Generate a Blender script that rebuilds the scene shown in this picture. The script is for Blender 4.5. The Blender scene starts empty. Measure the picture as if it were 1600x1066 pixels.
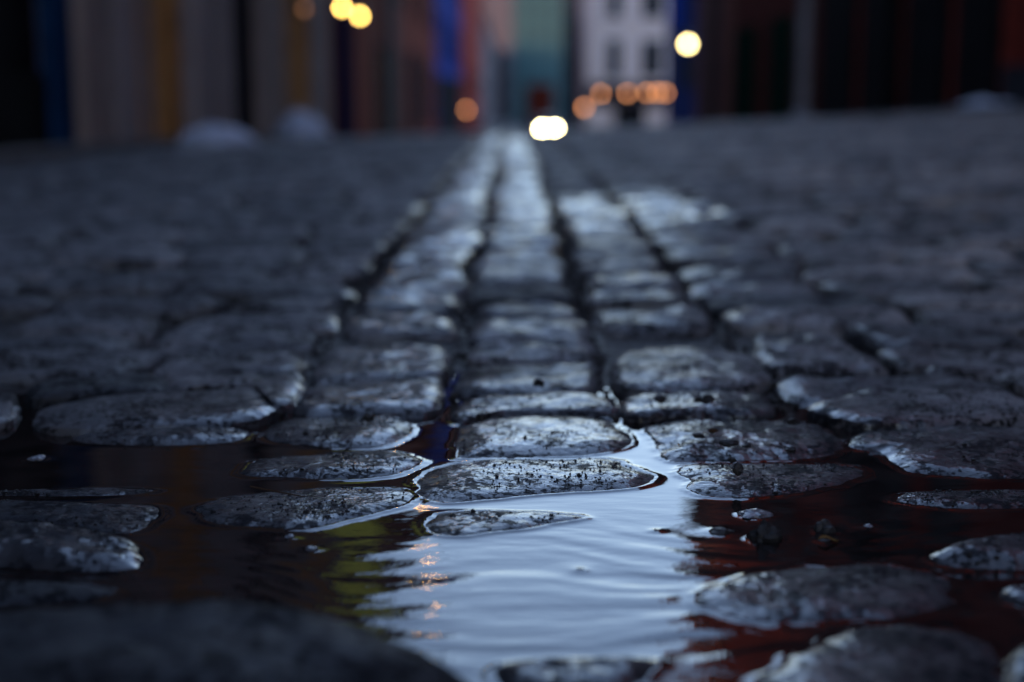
import bpy, bmesh, math, random
import numpy as np
from mathutils import Vector, Matrix

scene = bpy.context.scene
COL = scene.collection
F, TH, CH = 2222.0, math.atan(383 / 2222.0), 0.2655
rng = random.Random(11)
nr = np.random.RandomState(5)

# outlines of the near stones on the ground (metres): height, level, label, outline
STONES = [
 (0.003, 0, 'smallest cobblestone, only its speckled top skin breaking the water in the middle of the puddle',
  [(-0.0539, 0.8748), (-0.0454, 0.8852), (-0.0166, 0.8895), (0.0124, 0.8866), (0.0329, 0.8825), (0.0469, 0.8748), (0.0282, 0.8629), (0.0119, 0.8514), (-0.0118, 0.8432), (-0.0312, 0.8346), (-0.045, 0.8371), (-0.0542, 0.8526)]),
 (0.006, 0, 'broad speckled cobblestone at the head of the bright puddle, pointed on its right side',
  [(-0.0669, 0.9466), (-0.0633, 0.9744), (-0.0511, 1.0021), (-0.0281, 1.0125), (0.0, 1.0162), (0.0377, 1.0162), (0.0661, 1.0199), (0.0818, 1.009), (0.094, 0.9892), (0.1012, 0.9729), (0.0907, 0.9521), (0.07, 0.9412), (0.0436, 0.937), (0.013, 0.93), (-0.0171, 0.9184), (-0.0426, 0.9139), (-0.0595, 0.9257)]),
 (0.007, 0.001, 'rounded wet cobblestone of the middle gutter column directly left of the bright water gap',
  [(-0.04, 1.0532), (-0.0421, 1.0839), (-0.0382, 1.1197), (-0.0211, 1.1427), (0.0106, 1.1543), (0.0532, 1.1543), (0.0784, 1.134), (0.0905, 1.1012), (0.0927, 1.072), (0.0804, 1.0532), (0.0577, 1.0388), (0.0239, 1.0331), (-0.0143, 1.0312), (-0.0382, 1.0312)]),
 (0.008, 0.003, 'second wet cobblestone from the puddle in the middle gutter column, right above the blue reflection',
  [(-0.0496, 1.1711), (-0.0388, 1.2069), (0.0, 1.2273), (0.0453, 1.2327), (0.0786, 1.2223), (0.0886, 1.1885), (0.0819, 1.1692), (0.0323, 1.1674), (-0.0107, 1.1635), (-0.0412, 1.1464)]),
 (0.006, 0, 'long speckled cobblestone with a twig on it, in the dark water left of the puddle',
  [(-0.2042, 0.8943), (-0.1991, 0.9099), (-0.172, 0.9244), (-0.139, 0.9347), (-0.105, 0.941), (-0.0786, 0.9394), (-0.0678, 0.9287), (-0.0679, 0.9112), (-0.083, 0.8908), (-0.1057, 0.8708), (-0.1279, 0.8555), (-0.1604, 0.8582), (-0.1855, 0.8633), (-0.1991, 0.878)]),
 (0.007, 0, 'dark oval cobblestone ringed by water, second from the puddle in the left gutter column',
  [(-0.1964, 0.9892), (-0.1943, 1.0106), (-0.1799, 1.0221), (-0.1433, 1.0317), (-0.1158, 1.0426), (-0.087, 1.0445), (-0.0714, 1.0284), (-0.0673, 1.0092), (-0.0798, 0.9822), (-0.1033, 0.9667), (-0.1347, 0.9667), (-0.1712, 0.97), (-0.1887, 0.9748)]),
 (0.007, 0.001, 'grit covered cobblestone with a dark pebble on it, left of the star of blue reflection',
  [(-0.1949, 1.1052), (-0.1868, 1.1417), (-0.1492, 1.1569), (-0.1072, 1.1641), (-0.089, 1.1502), (-0.0821, 1.112), (-0.0891, 1.083), (-0.0987, 1.0666), (-0.1273, 1.0588), (-0.1631, 1.0685), (-0.1859, 1.0813)]),
 (0.01, 0.006, 'squared wet cobblestone with bright right end, fourth from the puddle in the left gutter column',
  [(-0.1808, 1.1758), (-0.1844, 1.2352), (-0.1728, 1.255), (-0.1395, 1.2674), (-0.0942, 1.2841), (-0.0708, 1.2871), (-0.0619, 1.2481), (-0.0607, 1.2003), (-0.0704, 1.1758), (-0.1075, 1.1668), (-0.1496, 1.1596), (-0.1709, 1.1596)]),
 (0.011, 0.01, 'smooth grey cobblestone with faint gold glint, fifth from the puddle in the left gutter column',
  [(-0.1834, 1.3119), (-0.187, 1.3716), (-0.1748, 1.417), (-0.1316, 1.4411), (-0.0928, 1.4525), (-0.068, 1.417), (-0.0623, 1.3615), (-0.0676, 1.317), (-0.0955, 1.3013), (-0.1414, 1.2845), (-0.1701, 1.2786)]),
 (0.006, 0, 'small tapering wet cobblestone right of the water gap with a black pebble on it',
  [(0.1181, 0.9866), (0.1309, 1.0014), (0.163, 1.005), (0.2096, 1.005), (0.246, 1.0014), (0.249, 0.9792), (0.2261, 0.9539), (0.196, 0.9364), (0.1635, 0.9246), (0.1345, 0.9262), (0.1211, 0.9433), (0.1263, 0.9643)]),
 (0.008, 0.001, 'brownish wet cobblestone strewn with black crumbs, second from the puddle in the right gutter column',
  [(0.1093, 1.112), (0.1251, 1.1305), (0.1684, 1.1419), (0.221, 1.1419), (0.2522, 1.1159), (0.2529, 1.0641), (0.2343, 1.0326), (0.1893, 1.0217), (0.1465, 1.0199), (0.1167, 1.0199), (0.1135, 1.0479), (0.1111, 1.0836)]),
 (0.01, 0.004, 'low cobblestone with three dark pebbles on it, third from the puddle in the right column',
  [(0.0931, 1.1906), (0.1031, 1.2131), (0.135, 1.2246), (0.1808, 1.2299), (0.2186, 1.2197), (0.2213, 1.1876), (0.2112, 1.1605), (0.1705, 1.1562), (0.1274, 1.1516), (0.0982, 1.1516)]),
 (0.012, 0.009, 'large dry grey cobblestone with shadowed front, fourth from the puddle in the right gutter column',
  [(0.0956, 1.3204), (0.108, 1.39), (0.1359, 1.4164), (0.1891, 1.4275), (0.2335, 1.3994), (0.2392, 1.3321), (0.232, 1.2803), (0.1958, 1.2541), (0.1491, 1.2485), (0.1094, 1.2541), (0.0987, 1.2803)]),
 (0.014, 0, 'rounded cobblestone with a bright wet nose at the left edge, lowest of the left group',
  [(-0.3787, 0.8453), (-0.3432, 0.8556), (-0.3113, 0.8556), (-0.2856, 0.8503), (-0.2584, 0.8385), (-0.235, 0.8242), (-0.2205, 0.8091), (-0.2151, 0.7952), (-0.2153, 0.7771), (-0.2357, 0.7718), (-0.2621, 0.7751), (-0.2934, 0.7811), (-0.3293, 0.7792), (-0.3573, 0.7849)]),
 (0.005, 0, 'speckled flat cobblestone with a squared right end at the left edge, half awash',
  [(-0.3942, 0.9002), (-0.3639, 0.9088), (-0.339, 0.9103), (-0.3041, 0.9073), (-0.2733, 0.903), (-0.2415, 0.9016), (-0.229, 0.8937), (-0.2286, 0.8684), (-0.2321, 0.8475), (-0.2485, 0.8436), (-0.2843, 0.8571), (-0.3243, 0.8684), (-0.3729, 0.8684)]),
 (0.003, 0, 'thin sliver of cobblestone just breaking the dark water at the left edge',
  [(-0.4157, 0.9309), (-0.3472, 0.9329), (-0.323, 0.9387), (-0.285, 0.9431), (-0.2495, 0.9415), (-0.2408, 0.9363), (-0.2584, 0.9254), (-0.3003, 0.9215), (-0.3437, 0.9229), (-0.4026, 0.92)]),
 (0.008, 0.0, 'long low cobblestone with a bright wet right tip, behind the dark water on the left',
  [(-0.3429, 1.0884), (-0.3169, 1.1075), (-0.258, 1.1185), (-0.2227, 1.1229), (-0.209, 1.1044), (-0.2127, 1.083), (-0.2327, 1.0705), (-0.2709, 1.0648), (-0.3114, 1.0687), (-0.3362, 1.0756)]),
 (0.012, 0.005, 'long domed cobblestone with a pale right end, behind the dark water on the left',
  [(-0.3881, 1.141), (-0.3847, 1.1777), (-0.3329, 1.2073), (-0.2699, 1.2245), (-0.2231, 1.23), (-0.2005, 1.1709), (-0.2051, 1.141), (-0.233, 1.1226), (-0.2828, 1.1145), (-0.3323, 1.108), (-0.3712, 1.1145)]),
 (0.012, 0.009, 'wide cobblestone with a dark seam behind the long domed one, left of the gutter',
  [(-0.308, 1.2475), (-0.3024, 1.2809), (-0.2633, 1.3066), (-0.2184, 1.325), (-0.1933, 1.2857), (-0.1854, 1.2072), (-0.2015, 1.1836), (-0.2195, 1.2319), (-0.2675, 1.2397), (-0.2942, 1.2319)]),
 (0.012, 0.008, 'flat dim cobblestone at the far left behind the long domed one',
  [(-0.4287, 1.2363), (-0.4228, 1.2626), (-0.3815, 1.2804), (-0.3374, 1.2918), (-0.3116, 1.2626), (-0.3115, 1.233), (-0.3436, 1.226), (-0.3891, 1.2089), (-0.4097, 1.2038)]),
 (0.012, 0.004, 'cobblestone with a bright wet edge cut by the left border, left of a black hole',
  [(-0.5289, 1.1602), (-0.5266, 1.206), (-0.4834, 1.2237), (-0.4422, 1.2183), (-0.4146, 1.1602), (-0.4104, 1.1265), (-0.4406, 1.11), (-0.4969, 1.11)]),
 (0.046, 0, 'big dark out of focus cobblestone filling the lower left corner',
  [(-0.3068, 0.6119), (-0.2838, 0.6259), (-0.2404, 0.6368), (-0.1947, 0.6452), (-0.1433, 0.647), (-0.1034, 0.6452), (-0.0719, 0.6352), (-0.0426, 0.6215), (-0.0242, 0.6006), (-0.0069, 0.5783), (0.0013, 0.5571), (-0.0025, 0.519), (-0.0425, 0.4862), (-0.1151, 0.4734), (-0.2072, 0.4734), (-0.2571, 0.5015)]),
 (0.006, 0, 'dim cobblestone between the big lower left stone and the rounded one with the wet nose',
  [(-0.3616, 0.7388), (-0.3173, 0.7498), (-0.2824, 0.7508), (-0.25, 0.7488), (-0.2267, 0.7413), (-0.2155, 0.7334), (-0.2221, 0.7249), (-0.2505, 0.7177), (-0.3015, 0.7096), (-0.3434, 0.7061)]),
 (0.008, 0, 'dark stone lying awash at the bottom middle of the picture',
  [(-0.0084, 0.6316), (0.0091, 0.639), (0.0304, 0.6413), (0.0548, 0.6413), (0.0703, 0.6382), (0.0644, 0.627), (0.0602, 0.6169), (0.0461, 0.6042), (0.0143, 0.5991), (-0.0052, 0.6109)]),
 (0.006, 0, 'slim oval cobblestone with bright left tip in the red brown water at the right edge',
  [(0.2556, 0.9217), (0.2682, 0.9302), (0.3037, 0.933), (0.3481, 0.9361), (0.3888, 0.9288), (0.3959, 0.9145), (0.3774, 0.8998), (0.3331, 0.8931), (0.2915, 0.8931), (0.2657, 0.9022), (0.2553, 0.9106)]),
 (0.011, 0.0, 'broad rough cobblestone with bright left edge at the right border, above the slim oval one',
  [(0.2624, 1.0715), (0.2781, 1.0954), (0.3175, 1.11), (0.3701, 1.1145), (0.4191, 1.1078), (0.4643, 1.0934), (0.4585, 1.0432), (0.42, 0.9836), (0.3622, 0.9752), (0.318, 0.9786), (0.2871, 0.9916), (0.2807, 1.02), (0.2761, 1.0432), (0.2634, 1.0507)]),
 (0.012, 0.006, 'dry brownish cobblestone with shiny left corner, two rows above the slim oval one',
  [(0.2512, 1.1661), (0.2746, 1.1948), (0.3361, 1.2197), (0.3938, 1.2251), (0.4352, 1.2146), (0.4439, 1.1693), (0.4189, 1.1361), (0.3628, 1.1239), (0.3098, 1.1195), (0.2747, 1.1239)]),
 (0.012, 0, 'angular chipped cobblestone with a bright crest in the water at the right edge',
  [(0.2418, 0.7922), (0.2527, 0.8055), (0.2715, 0.8176), (0.2937, 0.8269), (0.3308, 0.833), (0.3619, 0.8235), (0.3595, 0.7992), (0.3438, 0.779), (0.3046, 0.7718), (0.2759, 0.7729), (0.2515, 0.776)]),
 (0.006, 0, 'pale sheened blurred cobblestone right of the bright puddle',
  [(0.097, 0.7221), (0.1121, 0.7448), (0.1363, 0.7634), (0.1673, 0.7749), (0.2011, 0.7794), (0.2288, 0.7738), (0.2412, 0.7547), (0.2376, 0.7287), (0.2206, 0.708), (0.1917, 0.6994), (0.1618, 0.6986), (0.1344, 0.6932), (0.1111, 0.702)]),
 (0.0075, 0, 'coarse blurred cobblestone at the lower right, nearest of the right group',
  [(0.1167, 0.6191), (0.1369, 0.6487), (0.1653, 0.672), (0.1935, 0.6823), (0.2177, 0.6771), (0.2322, 0.6576), (0.2267, 0.6229), (0.2093, 0.5922), (0.1687, 0.5678), (0.1361, 0.5678), (0.1146, 0.5922)]),
 (0.009, 0, 'round cobblestone with a bright wet rim cut by the right border',
  [(0.2631, 0.7304), (0.2755, 0.7416), (0.2986, 0.7474), (0.3202, 0.7399), (0.3215, 0.7258), (0.3029, 0.7131), (0.2808, 0.7079), (0.2669, 0.7181)]),
 (0.014, 0, 'dark cobblestone with a glinting rim in the lower right corner',
  [(0.2263, 0.6247), (0.2395, 0.6479), (0.2608, 0.6643), (0.2901, 0.6669), (0.3039, 0.6479), (0.2926, 0.6145), (0.2638, 0.5869), (0.2345, 0.5837), (0.2224, 0.6015)]),
]
PEBBLES = [
 (0.1536, 0.8308, 0, 0.0098, 0.0118, 'largest black pebble standing up in the puddle, ringed by a bright waterline'),
 (0.1933, 0.8476, 0, 0.006, 0.0064, 'small pebble with a bright waterline to the right of the largest black pebble'),
 (0.1288, 0.845, 0, 0.0072, 0.0028, 'flat pebble barely breaking the puddle left of the largest black pebble'),
 (0.1563, 0.8817, 0, 0.0099, 0.0029, 'wide flat pale pebble awash in front of the small tapering cobblestone'),
 (0.223, 0.8569, 0, 0.0028, 0.0016, 'tiny pale pebble in the red brown water right of the other pebbles'),
 (0.1885, 0.827, 0, 0.0035, 0.0016, 'tiny flat pebble below the small pebble in the red brown water'),
 (0.1548, 0.9448, 0.011, 0.0035, 0.0066, 'black pebble lying on the small tapering cobblestone'),
 (0.1553, 0.9741, 0.011, 0.0027, 0.0036, 'small black crumb at the back edge of the small tapering cobblestone'),
 (0.2005, 0.9955, 0.013, 0.0037, 0.0037, 'black crumb near the right end of the brownish wet cobblestone'),
 (0.1591, 1.0146, 0.013, 0.0066, 0.0047, 'pair sized black clod on the front of the brownish wet cobblestone'),
 (0.1706, 1.0048, 0.014, 0.0033, 0.0028, 'dark crumb right of the black clod on the brownish wet cobblestone'),
 (0.1396, 1.0342, 0.014, 0.0043, 0.0038, 'black crumb on the left of the brownish wet cobblestone'),
 (0.1519, 1.0506, 0.014, 0.0034, 0.0029, 'brown crumb in the middle of the brownish wet cobblestone'),
 (0.2193, 1.0805, 0.014, 0.0045, 0.0045, 'black pebble at the back right of the brownish wet cobblestone'),
 (0.1603, 1.142, 0.018, 0.0058, 0.0069, 'largest dark pebble on the low cobblestone in the right gutter column'),
 (0.1219, 1.142, 0.018, 0.0047, 0.0058, 'left dark pebble on the low cobblestone in the right gutter column'),
 (0.1524, 1.142, 0.018, 0.0032, 0.0047, 'smallest dark pebble on the low cobblestone in the right gutter column'),
 (-0.1132, 1.096, 0.013, 0.0046, 0.0056, 'dark pebble on the grit covered cobblestone in the left gutter column'),
 (-0.0238, 1.0961, 0.014, 0.0041, 0.0051, 'dark pebble between two stones of the middle gutter column'),
 (0.0231, 1.1977, 0.02, 0.0044, 0.0066, 'dark pebble at the back of the middle gutter column beyond the puddle'),
 (-0.1359, 0.8346, 0, 0.0032, 0.0016, 'pale wet chip awash in the dark water below the stone with the twig'),
 (-0.1186, 0.811, 0, 0.0038, 0.0019, 'larger pale wet chip awash in the dark water below the stone with the twig'),
 (0.0385, 0.774, 0, 0.0022, 0.0011, 'lone tiny chip in the middle of the bright puddle'),
 (0.0895, 0.8476, 0, 0.0024, 0.0012, 'lone tiny chip near the right side of the bright puddle'),
 (-0.3529, 1.0237, 0, 0.0067, 0.0029, 'pale wet chip in the black water at the far left'),
]
OPEN_WATER = [
 [(-0.0995, 0.8888), (-0.0681, 0.9139), (0.1086, 0.934), (0.124, 0.9185), (0.2506, 0.896), (0.2615, 0.8476), (0.2395, 0.7979), (0.1107, 0.7864), (0.0931, 0.7042), (0.1306, 0.6906), (0.1142, 0.6145), (0.0674, 0.6145), (-0.0088, 0.6174), (-0.0321, 0.6774), (-0.0829, 0.733), (-0.1982, 0.7381), (-0.2278, 0.8476), (-0.1985, 0.8677), (-0.1268, 0.8476)],
 [(-0.4989, 1.0792), (-0.3443, 1.0792), (-0.2027, 1.0689), (-0.1871, 1.0792), (-0.2039, 1.0488), (-0.1986, 0.9838), (-0.0724, 0.9752), (-0.071, 0.955), (-0.1749, 0.9404), (-0.2072, 0.8888), (-0.2269, 0.8677), (-0.2385, 0.9501), (-0.4453, 0.9583)],
 [(0.251, 0.9926), (0.274, 0.9838), (0.3143, 0.9667), (0.4266, 0.9667), (0.4196, 0.9501), (0.2597, 0.9468), (0.2506, 0.896), (0.373, 0.8888), (0.3619, 0.8609), (0.2575, 0.8476), (0.2273, 0.9034)],
 [(0.2479, 0.7642), (0.2893, 0.7696), (0.2659, 0.7432), (0.266, 0.7136), (0.2975, 0.6996), (0.258, 0.6906), (0.2381, 0.6606), (0.2295, 0.7042)],
 [(0.0671, 1.0351), (0.0923, 1.0792), (0.104, 1.127), (0.1103, 1.127), (0.1134, 1.02), (0.126, 0.934), (0.0913, 0.934)],
 [(-0.098, 1.0587), (-0.0748, 1.0792), (-0.055, 1.194), (-0.0465, 1.0587), (-0.0685, 0.9501)],
]


# ------------------------------------------------------------------ helpers
def at(u, v, Y):
    """a point at distance Y down the street, measured in the photograph"""
    xc, yc = (u - 800) / F, -(v - 533) / F
    d = (xc, math.cos(TH) + yc * math.sin(TH), -math.sin(TH) + yc * math.cos(TH))
    t = Y / d[1]
    return Vector((t * d[0], Y, CH + t * d[2]))

def project(x, y, z):
    dx, dy, dz = x, y, z - CH
    fw = dy * math.cos(TH) - dz * math.sin(TH)
    up = dy * math.sin(TH) + dz * math.cos(TH)
    if fw <= .05: return None
    return 800 + F * dx / fw, 533 - F * up / fw

def sm(t):
    t = np.clip(t, 0, 1)
    return t * t * (3 - 2 * t)

def hash3(i, j, k):
    n = (i * 374761393 + j * 668265263 + k * 1442695041) & 0x7fffffff
    n = ((n ^ (n >> 13)) * 1274126177) & 0x7fffffff
    n = (n ^ (n >> 16)) & 0xffff
    return n / 65535.0

def vnoise(x, y, z=0.0):
    x = np.asarray(x, float); y = np.asarray(y, float); z = np.asarray(z, float) + 0 * x
    i, j, k = np.floor(x).astype(np.int64), np.floor(y).astype(np.int64), np.floor(z).astype(np.int64)
    fx, fy, fz = x - i, y - j, z - k
    fx, fy, fz = [f * f * f * (f * (f * 6 - 15) + 10) for f in (fx, fy, fz)]
    r = 0
    for a in (0, 1):
        for b in (0, 1):
            for c in (0, 1):
                w = (fx if a else 1 - fx) * (fy if b else 1 - fy) * (fz if c else 1 - fz)
                r = r + w * hash3(i + a, j + b, k + c)
    return r * 2 - 1

def fbm(x, y, z=0.0, octv=3):
    r, a = 0, 1.0
    for o in range(octv):
        r = r + a * vnoise(np.asarray(x) * 2 ** o + 17 * o, np.asarray(y) * 2 ** o + 5 * o, np.asarray(z) * 2 ** o)
        a *= .5
    return r

def mesh_obj(name, verts, faces, mat, parent=None, smooth=False, tint=None):
    me = bpy.data.meshes.new(name)
    me.from_pydata([tuple(v) for v in verts], [], faces)
    if smooth:
        me.polygons.foreach_set('use_smooth', [True] * len(me.polygons))
    if tint is not None:
        at_ = me.attributes.new('tint', 'FLOAT', 'POINT')
        at_.data.foreach_set('value', np.broadcast_to(np.asarray(tint, np.float32), (len(verts),)).copy())
    me.materials.append(mat)
    o = bpy.data.objects.new(name, me)
    COL.objects.link(o)
    if parent is not None: o.parent = parent
    return o

def tag(o, label=None, cat=None, group=None, kind=None):
    if label: o['label'] = label
    if cat: o['category'] = cat
    if group: o['group'] = group
    if kind: o['kind'] = kind
    return o

def thing(name, loc, label, cat, group=None, rz=0.0):
    o = bpy.data.objects.new(name, None)
    COL.objects.link(o)
    o.location = loc; o.rotation_euler = (0, 0, rz)
    return tag(o, label, cat, group)

class MB:
    """collects boxes, tubes and lathes into one mesh"""
    def __init__(s): s.v, s.f = [], []
    def add(s, vs, fs):
        n = len(s.v); s.v += [tuple(v) for v in vs]; s.f += [tuple(i + n for i in f) for f in fs]; return s
    def box(s, x0, y0, z0, x1, y1, z1):
        vs = [(x, y, z) for z in (z0, z1) for (x, y) in ((x0, y0), (x1, y0), (x1, y1), (x0, y1))]
        return s.add(vs, [(3, 2, 1, 0), (4, 5, 6, 7), (0, 1, 5, 4), (1, 2, 6, 5), (2, 3, 7, 6), (3, 0, 4, 7)])
    def tube(s, p, q, r0, r1=None, n=12):
        p, q = Vector(p), Vector(q); r1 = r0 if r1 is None else r1
        d = (q - p).normalized(); a = d.orthogonal().normalized(); b = d.cross(a)
        vs = [c + (a * math.cos(2 * math.pi * i / n) + b * math.sin(2 * math.pi * i / n)) * r for c, r in ((p, r0), (q, r1)) for i in range(n)]
        fs = [(i, (i + 1) % n, n + (i + 1) % n, n + i) for i in range(n)] + [tuple(reversed(range(n))), tuple(range(n, 2 * n))]
        return s.add(vs, fs)
    def lathe(s, c, prof, n=16):
        vs = [(c[0] + r * math.cos(2 * math.pi * i / n), c[1] + r * math.sin(2 * math.pi * i / n), c[2] + z) for r, z in prof for i in range(n)]
        fs = [(k * n + i, k * n + (i + 1) % n, (k + 1) * n + (i + 1) % n, (k + 1) * n + i) for k in range(len(prof) - 1) for i in range(n)]
        fs += [tuple(reversed(range(n))), tuple(range((len(prof) - 1) * n, len(prof) * n))]
        return s.add(vs, fs)
    def prism(s, pts, x0, x1, inset=None):
        """polygon in (y, z) swept along x"""
        n = len(pts)
        vs = [(x0, y, z) for y, z in pts] + [(x1, y, z) for y, z in pts]
        fs = [(i, (i + 1) % n, n + (i + 1) % n, n + i) for i in range(n)] + [tuple(reversed(range(n))), tuple(range(n, 2 * n))]
        return s.add(vs, fs)
    def build(s, name, mat, parent=None, smooth=False):
        return mesh_obj(name, s.v, s.f, mat, parent, smooth)

# ------------------------------------------------------------------ materials
class NT:
    def __init__(s, name):
        s.m = bpy.data.materials.new(name); s.m.use_nodes = True
        s.t = s.m.node_tree; s.n = s.t.nodes; s.n.clear()
        s.out = s.n.new('ShaderNodeOutputMaterial')
    def new(s, typ, **kw):
        n = s.n.new(typ)
        for k, v in kw.items(): setattr(n, k, v)
        return n
    def link(s, a, b): s.t.links.new(a, b)
    def setin(s, sock, v):
        if hasattr(v, 'is_output') or isinstance(v, bpy.types.NodeSocket): s.link(v, sock)
        elif isinstance(v, (tuple, list)) and len(v) == 3 and sock.type == 'RGBA': sock.default_value = (*v, 1)
        else: sock.default_value = v
    def math(s, op, a, b=None, c=None, clamp=False):
        n = s.new('ShaderNodeMath', operation=op, use_clamp=clamp)
        s.setin(n.inputs[0], a)
        if b is not None: s.setin(n.inputs[1], b)
        if c is not None: s.setin(n.inputs[2], c)
        return n.outputs[0]
    def map(s, v, a, b, c=0.0, d=1.0, smooth=True):
        n = s.new('ShaderNodeMapRange', interpolation_type='SMOOTHSTEP' if smooth else 'LINEAR')
        for i, q in enumerate((v, a, b, c, d)): s.setin(n.inputs[i], q)
        return n.outputs[0]
    def mix(s, f, a, b, blend='MIX'):
        n = s.new('ShaderNodeMix', data_type='RGBA', blend_type=blend)
        s.setin(n.inputs[0], f); s.setin(n.inputs[6], a); s.setin(n.inputs[7], b)
        return n.outputs[2]
    def noise(s, vec, scale, detail=3, rough=.55, out=0):
        n = s.new('ShaderNodeTexNoise')
        s.link(vec, n.inputs['Vector'])
        n.inputs['Scale'].default_value = scale; n.inputs['Detail'].default_value = detail; n.inputs['Roughness'].default_value = rough
        return n.outputs[out]
    def vmul(s, vec, xyz):
        n = s.new('ShaderNodeVectorMath', operation='MULTIPLY'); s.link(vec, n.inputs[0]); n.inputs[1].default_value = xyz
        return n.outputs[0]
    def bump(s, h, dist, strength=1.0, normal=None):
        n = s.new('ShaderNodeBump'); s.link(h, n.inputs['Height'])
        n.inputs['Distance'].default_value = dist; n.inputs['Strength'].default_value = strength
        if normal is not None: s.link(normal, n.inputs['Normal'])
        return n.outputs[0]
    def pos(s): return s.new('ShaderNodeNewGeometry').outputs['Position']
    def xyz(s, vec):
        n = s.new('ShaderNodeSeparateXYZ'); s.link(vec, n.inputs[0]); return n.outputs
    def bsdf(s, **kw):
        b = s.new('ShaderNodeBsdfPrincipled')
        for k, v in kw.items(): s.setin(b.inputs[k.replace('_', ' ')], v)
        s.link(b.outputs[0], s.out.inputs[0]); return b

def stone_material():
    t = NT('wet_granite')
    P = t.pos(); X, Y, Z = t.xyz(P)
    tint = t.new('ShaderNodeAttribute', attribute_name='tint').outputs['Fac']
    nl = t.noise(P, 9, 4); nm = t.noise(P, 55, 4, .6); nf = t.noise(P, 520, 3, .65); ng = t.noise(P, 170, 5, .70)
    patch = t.noise(t.vmul(P, (1.3, 1.0, 0.0)), 3.1, 3, .55)
    dirt = t.noise(P, 24, 4, .65)
    # wet film: around the puddle and along the gutter columns
    near = t.map(Y, 1.08, 1.42, 1, 0)
    ax = t.math('ABSOLUTE', t.math('SUBTRACT', X, .02))
    xw = t.math('ADD', X, t.math('MULTIPLY', t.math('SUBTRACT', dirt, .5), .05))
    def band(a, b, f=.015): return t.math('MULTIPLY', t.map(xw, a - f, a + f, 0, 1), t.map(xw, b - f, b + f, 1, 0))
    mA = t.math('MULTIPLY', band(-.21, -.055), t.map(Y, 1.45, 1.8, .40, 1))
    mB = t.math('MULTIPLY', band(-.055, .088), t.map(Y, 1.9, 2.6, .26, 1))
    mC = t.math('MULTIPLY', band(.088, .42), t.math('MULTIPLY', t.map(Y, 2.35, 2.65, .32, 1), t.map(Y, 3.15, 3.6, 1, .05)))
    colm = t.math('MAXIMUM', t.math('MAXIMUM', mA, mB), mC)
    colm = t.math('MULTIPLY', colm, t.map(patch, .34, .50, .25, 1))
    colm = t.math('MULTIPLY', colm, t.map(Y, 7, 12, 1, .3))
    off = t.math('MULTIPLY', t.map(ax, .22, .38, 0, .65), t.map(Y, 1.03, 1.12, 0, 1))
    near = t.math('MULTIPLY', near, t.math('SUBTRACT', 1.0, off))
    wet = t.math('MAXIMUM', near, colm)
    wet = t.math('MULTIPLY', wet, t.map(nm, .28, .50, .7, 1))
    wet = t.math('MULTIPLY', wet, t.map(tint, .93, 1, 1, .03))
    base = t.mix(t.map(nl, .35, .68), (.050, .048, .051), (.128, .120, .121))
    warm = t.math('MULTIPLY', t.map(X, .15, .7, 0, 1), t.map(Y, 1.0, 1.5, 0, 1))
    base = t.mix(t.math('MULTIPLY', warm, .75), base, (.215, .180, .158))
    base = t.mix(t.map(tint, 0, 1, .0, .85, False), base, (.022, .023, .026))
    base = t.mix(t.map(nm, .52, .70, 0, .6), base, (.028, .027, .028))
    base = t.mix(t.map(nf, .60, .70, 0, .3), base, (.14, .14, .145))
    grit = t.map(t.math('ADD', t.math('MULTIPLY', ng, .66), t.math('MULTIPLY', dirt, .46)), .580, .610)
    base = t.mix(grit, base, (.010, .009, .009))
    base = t.mix(t.math('MULTIPLY', wet, .88), base, (.009, .009, .011))
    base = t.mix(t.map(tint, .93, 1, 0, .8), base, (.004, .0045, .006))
    rough = t.math('ADD', t.map(wet, 0, 1, .62, .42), t.map(nm, .3, .7, -.06, .14))
    h = t.math('ADD', t.math('MULTIPLY', nm, .9), t.math('MULTIPLY', nf, .22))
    h = t.math('ADD', h, t.math('MULTIPLY', grit, .35))
    nrm = t.bump(h, .0036, .9)
    filmh = t.math('ADD', t.math('MULTIPLY', t.noise(P, 150, 2, .5), .55), t.math('MULTIPLY', nm, .9))
    cn = t.bump(filmh, .0013, .85); t.link(t.map(Y, 1.1, 1.6, .8, .22), cn.node.inputs['Strength'])
    film = t.math('MULTIPLY', t.math('MULTIPLY', wet, t.map(dirt, .35, .62, 1, .7)), t.math('SUBTRACT', 1.0, t.math('MULTIPLY', grit, .92)))
    t.bsdf(Base_Color=base, Roughness=rough, Normal=nrm, Specular_IOR_Level=t.math('MULTIPLY', t.map(wet, 0, 1, .22, .10), t.math('SUBTRACT', 1.0, t.math('MULTIPLY', grit, .85))), Coat_Weight=film,
           Coat_Roughness=t.map(nm, .3, .7, .09, .17), Coat_IOR=1.33, Coat_Normal=cn)
    return t.m

def soil_material():
    t = NT('wet_soil')
    P = t.pos(); n1 = t.noise(P, 45, 5, .65); n2 = t.noise(P, 260, 3)
    c = t.mix(t.map(n1, .35, .65), (.006, .0055, .005), (.022, .019, .016))
    t.bsdf(Base_Color=c, Roughness=t.map(n2, .3, .7, .45, .9), Specular_IOR_Level=.25,
           Normal=t.bump(t.math('ADD', n1, t.math('MULTIPLY', n2, .3)), .012, 1))
    return t.m

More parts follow.
